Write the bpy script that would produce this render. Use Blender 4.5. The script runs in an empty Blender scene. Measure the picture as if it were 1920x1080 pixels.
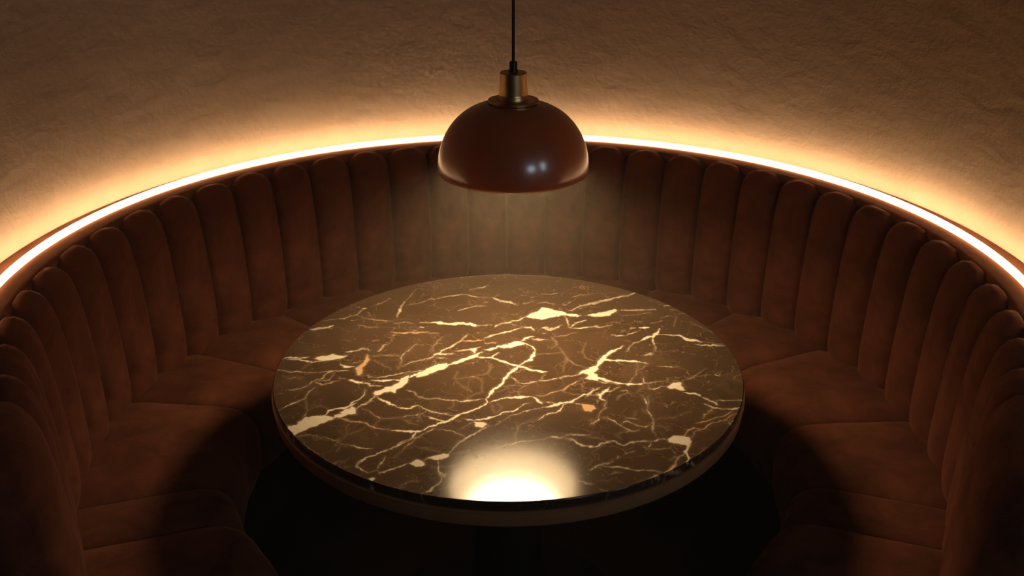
import bpy, bmesh, math, random
import numpy as np
from mathutils import Vector

# ------------------------------------------------------------------ scene
SC = bpy.context.scene
COL = SC.collection
VS = SC.view_settings
VS.view_transform = 'Standard'
VS.look = 'None'
VS.gamma = 1.0
VS.use_curve_mapping = False
VS.exposure = 0.0
random.seed(4)

# ------------------------------------------------------------------ measures (metres, origin on the floor under the table)
TZ = 0.75            # table top
TR = 0.55            # table radius
TX = -0.0085
CY = 0.1465          # centre of the round booth
R_STRIP, Z_STRIP = 1.206, 0.949
R_WALL = 1.271
LAMP = (0.003, CY - 0.01, 1.195)   # centre of the shade's rim
RIM = 0.176


def rad(a):
    return math.radians(a)


def pol(r, deg, z):
    a = rad(deg)
    return (r * math.sin(a), CY + r * math.cos(a), z)


# ------------------------------------------------------------------ materials
def mat(name):
    m = bpy.data.materials.new(name)
    m.use_nodes = True
    nt = m.node_tree
    return m, nt, nt.nodes['Principled BSDF'], nt.nodes['Material Output']


def nd(nt, kind, **kw):
    n = nt.nodes.new(kind)
    for k, v in kw.items():
        if k in n.inputs:
            n.inputs[k].default_value = v
        else:
            setattr(n, k, v)
    return n


def link(nt, a, b):
    nt.links.new(a, b)


def ramp(nt, src, stops):
    r = nt.nodes.new('ShaderNodeValToRGB')
    e = r.color_ramp.elements
    while len(e) < len(stops):
        e.new(0.5)
    for el, (p, c) in zip(e, stops):
        el.position = p
        el.color = (c[0], c[1], c[2], 1.0)
    link(nt, src, r.inputs['Fac'])
    return r.outputs['Color']


def obj_coords(nt, scale=(1, 1, 1)):
    tc = nt.nodes.new('ShaderNodeTexCoord')
    mp = nt.nodes.new('ShaderNodeMapping')
    mp.inputs['Scale'].default_value = scale
    link(nt, tc.outputs['Object'], mp.inputs['Vector'])
    return mp.outputs['Vector']


def noise(nt, vec, scale, detail=4.0, rough=0.55, dist=0.0):
    n = nt.nodes.new('ShaderNodeTexNoise')
    n.inputs['Scale'].default_value = scale
    n.inputs['Detail'].default_value = detail
    n.inputs['Roughness'].default_value = rough
    n.inputs['Distortion'].default_value = dist
    link(nt, vec, n.inputs['Vector'])
    return n.outputs['Fac']


def bump(nt, height, strength, dist, normal=None):
    b = nt.nodes.new('ShaderNodeBump')
    b.inputs['Strength'].default_value = strength
    b.inputs['Distance'].default_value = dist
    link(nt, height, b.inputs['Height'])
    if normal is not None:
        link(nt, normal, b.inputs['Normal'])
    return b.outputs['Normal']


def velvet(name, dark, light, sheen=0.35):
    m, nt, p, out = mat(name)
    v = obj_coords(nt)
    big = noise(nt, v, 9.0, 5.0, 0.62, 0.6)
    col = ramp(nt, big, [(0.34, dark), (0.66, light)])
    link(nt, col, p.inputs['Base Color'])
    p.inputs['Roughness'].default_value = 0.92
    p.inputs['Specular IOR Level'].default_value = 0.12
    p.inputs['Sheen Weight'].default_value = sheen
    p.inputs['Sheen Roughness'].default_value = 0.40
    p.inputs['Sheen Tint'].default_value = (0.80, 0.36, 0.20, 1.0)
    crush = noise(nt, v, 20.0, 3.0, 0.55, 0.7)
    pile = noise(nt, v, 240.0, 2.0, 0.6)
    n1 = bump(nt, crush, 0.40, 0.007)
    n2 = bump(nt, pile, 0.25, 0.001, n1)
    link(nt, n2, p.inputs['Normal'])
    return m


M_VELVET = velvet('rust_velvet', (0.078, 0.0215, 0.010), (0.172, 0.050, 0.023), 0.40)
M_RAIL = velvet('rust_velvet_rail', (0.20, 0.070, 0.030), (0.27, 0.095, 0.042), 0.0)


def plaster():
    m, nt, p, out = mat('ochre_plaster')
    v = obj_coords(nt)
    big = noise(nt, v, 2.2, 5.0, 0.6, 0.4)
    fine = noise(nt, v, 48.0, 4.0, 0.6, 0.3)
    c1 = ramp(nt, big, [(0.30, (0.44, 0.295, 0.185)), (0.72, (0.53, 0.365, 0.235))])
    # a few dark pits and hairline scars in the render coat
    vs = obj_coords(nt, (1.0, 1.0, 0.28))
    scar = noise(nt, vs, 26.0, 3.0, 0.7, 1.5)
    sc = ramp(nt, scar, [(0.735, (0, 0, 0)), (0.77, (1, 1, 1))])
    mx = nt.nodes.new('ShaderNodeMix')
    mx.data_type = 'RGBA'
    link(nt, sc, mx.inputs['Factor'])
    link(nt, c1, mx.inputs['A'])
    mx.inputs['B'].default_value = (0.30, 0.20, 0.13, 1)
    link(nt, mx.outputs['Result'], p.inputs['Base Color'])
    p.inputs['Roughness'].default_value = 0.9
    p.inputs['Specular IOR Level'].default_value = 0.15
    vt = obj_coords(nt, (1.0, 1.0, 1.6))
    trowel = noise(nt, vt, 11.0, 6.0, 0.60, 0.25)
    n1 = bump(nt, trowel, 0.42, 0.017)
    n2 = bump(nt, fine, 0.30, 0.005, n1)
    link(nt, n2, p.inputs['Normal'])
    return m


M_WALL = plaster()


def plain(name, col, rough=0.5, metal=0.0, spec=0.5, nscale=0.0, namp=0.15, coat=0.0):
    m, nt, p, out = mat(name)
    p.inputs['Roughness'].default_value = rough
    p.inputs['Metallic'].default_value = metal
    p.inputs['Specular IOR Level'].default_value = spec
    p.inputs['Coat Weight'].default_value = coat
    p.inputs['Coat Roughness'].default_value = 0.08
    v = obj_coords(nt)
    f = noise(nt, v, nscale or 30.0, 4.0)
    lo = tuple(c * (1 - namp) for c in col)
    hi = tuple(min(1, c * (1 + namp)) for c in col)
    link(nt, ramp(nt, f, [(0.3, lo), (0.7, hi)]), p.inputs['Base Color'])
    return m


def emissive(name, col, strength):
    m, nt, p, out = mat(name)
    p.inputs['Base Color'].default_value = (0.8, 0.8, 0.8, 1)
    p.inputs['Emission Color'].default_value = (col[0], col[1], col[2], 1)
    p.inputs['Emission Strength'].default_value = strength
    return m


M_LED = emissive('warm_led_chips', (1.0, 0.74, 0.46), 24.5)      # rear and top of the strip, washing the wall
M_LED_FRONT = emissive('warm_led_diffuser', (1.0, 0.70, 0.38), 3.4)  # milky cover facing the seats
M_BULB = emissive('frosted_glass_glow', (1.0, 0.74, 0.43), 76.0)
M_SHADE = plain('terracotta_enamel', (0.58, 0.125, 0.034), 0.38, 0.0, 0.5, 12.0, 0.06, coat=1.0)
M_SHADE.node_tree.nodes['Principled BSDF'].inputs['Coat IOR'].default_value = 1.8
M_SHADE.node_tree.nodes['Principled BSDF'].inputs['Coat Roughness'].default_value = 0.19
M_LINING = plain('white_enamel', (0.74, 0.66, 0.54), 0.5, 0.0, 0.4, 12.0, 0.03)
M_BRASS = plain('aged_brass', (0.74, 0.48, 0.21), 0.34, 1.0, 0.5, 40.0, 0.14)
M_BLACK = plain('black_fabric_cord', (0.012, 0.010, 0.009), 0.7)
M_GRIP = plain('dark_bronze', (0.035, 0.022, 0.013), 0.4, 0.6)
M_COLUMN = plain('black_powder_coat', (0.010, 0.009, 0.009), 0.6, 0.0, 0.25)
M_RING = plain('bronze_band', (0.48, 0.235, 0.095), 0.40, 0.3, 0.5, 18.0, 0.12)
M_FLOOR = plain('dark_stained_floor', (0.030, 0.017, 0.012), 0.55, 0.0, 0.25, 6.0, 0.3)
M_CEIL = plain('dim_ceiling_paint', (0.15, 0.11, 0.08), 0.9, 0.0, 0.1, 5.0, 0.08)
M_PLINTH = plain('black_plinth', (0.016, 0.011, 0.010), 0.7, 0.0, 0.2)


def marble():
    m, nt, p, out = mat('dark_emperador_marble')
    at = nt.nodes.new('ShaderNodeAttribute')
    at.attribute_name = 'vein'
    sep = nt.nodes.new('ShaderNodeSeparateColor')
    link(nt, at.outputs['Color'], sep.inputs['Color'])
    v = obj_coords(nt)
    cloud = noise(nt, v, 5.0, 6.0, 0.65, 0.8)
    base = ramp(nt, cloud, [(0.28, (0.038, 0.021, 0.0105)), (0.55, (0.056, 0.031, 0.0155)), (0.80, (0.085, 0.048, 0.025))])
    # hairline crackle inside the stone
    wn = nt.nodes.new('ShaderNodeTexNoise')
    wn.inputs['Scale'].default_value = 9.0
    wn.inputs['Detail'].default_value = 5.0
    link(nt, v, wn.inputs['Vector'])
    ad = nt.nodes.new('ShaderNodeVectorMath')
    ad.operation = 'MULTIPLY_ADD'
    ad.inputs[1].default_value = (0.22, 0.22, 0.22)
    link(nt, wn.outputs['Color'], ad.inputs[0])
    link(nt, v, ad.inputs[2])
    vo = nt.nodes.new('ShaderNodeTexVoronoi')
    vo.feature = 'DISTANCE_TO_EDGE'
    vo.inputs['Scale'].default_value = 13.0
    link(nt, ad.outputs['Vector'], vo.inputs['Vector'])
    hair = ramp(nt, vo.outputs['Distance'], [(0.0, (1, 1, 1)), (0.013, (0, 0, 0))])
    gate = ramp(nt, noise(nt, v, 7.0, 3.0, 0.6), [(0.42, (0, 0, 0)), (0.62, (0.9, 0.9, 0.9))])
    hm = nt.nodes.new('ShaderNodeMix')
    hm.data_type = 'RGBA'
    hm.blend_type = 'MULTIPLY'
    hm.inputs['Factor'].default_value = 1.0
    link(nt, hair, hm.inputs['A'])
    link(nt, gate, hm.inputs['B'])
    m1 = nt.nodes.new('ShaderNodeMix')
    m1.data_type = 'RGBA'
    link(nt, hm.outputs['Result'], m1.inputs['Factor'])
    link(nt, base, m1.inputs['A'])
    m1.inputs['B'].default_value = (0.24, 0.145, 0.075, 1)
    # the traced veins: red = cream calcite, green = ochre, blue = faint tan
    m2 = nt.nodes.new('ShaderNodeMix')
    m2.data_type = 'RGBA'
    link(nt, sep.outputs['Blue'], m2.inputs['Factor'])
    link(nt, m1.outputs['Result'], m2.inputs['A'])
    m2.inputs['B'].default_value = (0.34, 0.215, 0.115, 1)
    m3 = nt.nodes.new('ShaderNodeMix')
    m3.data_type = 'RGBA'
    link(nt, sep.outputs['Green'], m3.inputs['Factor'])
    link(nt, m2.outputs['Result'], m3.inputs['A'])
    m3.inputs['B'].default_value = (0.44, 0.215, 0.082, 1)
    m4 = nt.nodes.new('ShaderNodeMix')
    m4.data_type = 'RGBA'
    link(nt, sep.outputs['Red'], m4.inputs['Factor'])
    link(nt, m3.outputs['Result'], m4.inputs['A'])
    m4.inputs['B'].default_value = (0.64, 0.54, 0.40, 1)
    link(nt, m4.outputs['Result'], p.inputs['Base Color'])
    p.inputs['Roughness'].default_value = 0.14
    p.inputs['Specular IOR Level'].default_value = 0.5
    return m


M_MARBLE = marble()

# ------------------------------------------------------------------ building helpers
def tag(o, label=None, cat=None, group=None, kind=None):
    if label:
        o['label'] = label
    if cat:
        o['category'] = cat
    if group:
        o['group'] = group
    if kind:
        o['kind'] = kind
    return o


def empty(name, loc=(0, 0, 0)):
    o = bpy.data.objects.new(name, None)
    o.empty_display_size = 0.1
    COL.objects.link(o)
    o.location = loc
    return o


def put(name, verts, faces, material, parent=None, smooth=True, origin=None, autosmooth=None):
    """One mesh object from world coordinates; its origin is set at `origin`."""
    V = np.array(verts, dtype=np.float64)
    if origin is None:
        origin = (V.min(0) + V.max(0)) / 2
    origin = np.array(origin, dtype=np.float64)
    me = bpy.data.meshes.new(name)
    me.from_pydata((V - origin).tolist(), [], faces)
    me.validate()
    bm = bmesh.new()
    bm.from_mesh(me)
    bmesh.ops.recalc_face_normals(bm, faces=bm.faces)
    bm.to_mesh(me)
    bm.free()
    if smooth:
        me.polygons.foreach_set('use_smooth', [True] * len(me.polygons))
        if autosmooth:
            me.set_sharp_from_angle(angle=rad(autosmooth))
    me.materials.append(material)
    o = bpy.data.objects.new(name, me)
    COL.objects.link(o)
    if parent is not None:
        o.parent = parent
        o.location = Vector(origin) - parent.location
    else:
        o.location = origin
    return o


def lathe(profile, centre, n=96, closed=False):
    """Spin an (r, z) profile about a vertical axis. Returns verts, faces."""
    cx, cy, cz = centre
    V, F = [], []
    rings = []
    for r, z in profile:
        if r < 1e-6:
            rings.append([len(V)])
            V.append((cx, cy, cz + z))
        else:
            i0 = len(V)
            for k in range(n):
                a = 2 * math.pi * k / n
                V.append((cx + r * math.cos(a), cy + r * math.sin(a), cz + z))
            rings.append(list(range(i0, i0 + n)))
    seq = list(zip(rings, rings[1:]))
    if closed:
        seq.append((rings[-1], rings[0]))
    for A, B in seq:
        for k in range(n):
            k2 = (k + 1) % n
            if len(A) == 1 and len(B) == 1:
                continue
            if len(A) == 1:
                F.append((A[0], B[k], B[k2]))
            elif len(B) == 1:
                F.append((A[k], A[k2], B[0]))
            else:
                F.append((A[k], A[k2], B[k2], B[k]))
    return V, F


def smooth_path(pts, n):
    """Catmull-Rom resample of 2-D points, even in arc length."""
    P = np.array(pts, float)
    Q = np.vstack([2 * P[0] - P[1], P, 2 * P[-1] - P[-2]])
    out = []
    for i in range(1, len(Q) - 2):
        for t in np.linspace(0, 1, 24, endpoint=False):
            a, b, c, d = Q[i - 1], Q[i], Q[i + 1], Q[i + 2]
            out.append(0.5 * ((2 * b) + (c - a) * t + (2 * a - 5 * b + 4 * c - d) * t * t + (3 * b - a - 3 * c + d) * t ** 3))
    out.append(P[-1])
    out = np.array(out)
    s = np.r_[0, np.cumsum(np.linalg.norm(np.diff(out, axis=0), axis=1))]
    g = np.linspace(0, s[-1], n)
    return np.column_stack([np.interp(g, s, out[:, 0]), np.interp(g, s, out[:, 1])]), g / s[-1]


def sweep_arc(profile, a0, a1, step=2.0, caps=True):
    """Closed (r, z) loop swept around the booth's centre."""
    n = max(2, int(abs(a1 - a0) / step) + 1)
    V, F = [], []
    m = len(profile)
    for i in range(n):
        a = a0 + (a1 - a0) * i / (n - 1)
        V += [pol(r, a, z) for r, z in profile]
    for i in range(n - 1):
        for k in range(m):
            k2 = (k + 1) % m
            F.append((i * m + k, i * m + k2, (i + 1) * m + k2, (i + 1) * m + k))
    if caps:
        F.append(tuple(range(m)))
        F.append(tuple((n - 1) * m + k for k in reversed(range(m))))
    return V, F


def round_loop(pts, rads, seg=6):
    """Round the corners of a closed 2-D loop."""
    out = []
    n = len(pts)
    for i in range(n):
        p = np.array(pts[i], float)
        a = np.array(pts[i - 1], float)
        b = np.array(pts[(i + 1) % n], float)
        r = rads[i] if hasattr(rads, '__len__') else rads
        if r <= 0:
            out.append(tuple(p))
            continue
        da, db = (a - p), (b - p)
        la, lb = np.linalg.norm(da), np.linalg.norm(db)
        t = min(r, 0.48 * la, 0.48 * lb)
        s, e = p + da / la * t, p + db / lb * t
        for k in range(seg + 1):
            u = k / seg
            q = (1 - u) ** 2 * s + 2 * u * (1 - u) * p + u * u * e
            out.append(tuple(q))
    return out


def puffed(profile, th_in, th_out, bulge, back, nu=14, nv=44, power=2.4, end0=0.10, end1=0.12, ripple=0.0, seed=0, lift=0.0):
    """A stuffed panel: (r, z) profile swept between two seams and blown up between them.
    th_in / th_out: (left, right) seam angle at the profile's first and last point."""
    P, s = smooth_path(profile, nv)
    T = np.gradient(P, axis=0)
    N = np.column_stack([-T[:, 1], T[:, 0]])
    N /= np.linalg.norm(N, axis=1)[:, None]
    c = np.array(back)
    if np.dot(N[len(N) // 2], P[len(P) // 2] - c) < 0:
        N = -N
    rng = np.random.RandomState(seed)
    ph = rng.rand(6) * 6.28
    us = np.sin(np.linspace(-math.pi / 2, math.pi / 2, nu))       # denser next to the seams
    V, F = [], []
    for j in range(nv):
        c0 = max(0.0, 1 - s[j] / end0) ** 2.2 if end0 > 0 else 0.0
        c1 = max(0.0, 1 - (1 - s[j]) / end1) ** 2.2 if end1 > 0 else 0.0
        e = 1.0
        l = th_in[0] + (th_out[0] - th_in[0]) * s[j]
        r_ = th_in[1] + (th_out[1] - th_in[1]) * s[j]
        for u in us:
            b = bulge * max(0.0, 1 - abs(u) ** power - c0 - c1) ** 0.55
            if ripple:
                w = (1 - abs(u) ** 4)
                b += ripple * w * (math.sin(u * 7 + s[j] * 3 + ph[0]) * 0.5 + math.sin(u * 3.1 - s[j] * 5 + ph[1]) + 0.4 * math.sin(u * 13 + s[j] * 9 + ph[2]))
            q = P[j] + N[j] * b
            V.append(pol(q[0], l + (r_ - l) * (u + 1) / 2, q[1]))
    n0 = len(V)
    for j in range(nv):
        q = P[j] * 0.25 + c * 0.75 if j in (0, nv - 1) else P[j] * 0.35 + c * 0.65
        l = th_in[0] + (th_out[0] - th_in[0]) * s[j]
        r_ = th_in[1] + (th_out[1] - th_in[1]) * s[j]
        for u in us:
            V.append(pol(q[0], l + (r_ - l) * (u + 1) / 2, q[1]))
    for j in range(nv - 1):
        for i in range(nu - 1):
            a = j * nu + i
            F.append((a, a + 1, a + nu + 1, a + nu))
            b = n0 + a
            F.append((b, b + nu, b + nu + 1, b + 1))
        for i, fl in ((0, 1), (nu - 1, 0)):
            a, b = j * nu + i, n0 + j * nu + i
            F.append((a, a + nu, b + nu, b) if fl else (a, b, b + nu, a + nu))
    for i in range(nu - 1):
        F.append((i, n0 + i, n0 + i + 1, i + 1))
        a = (nv - 1) * nu + i
        F.append((a, a + 1, n0 + a + 1, n0 + a))
    return V, F

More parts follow.
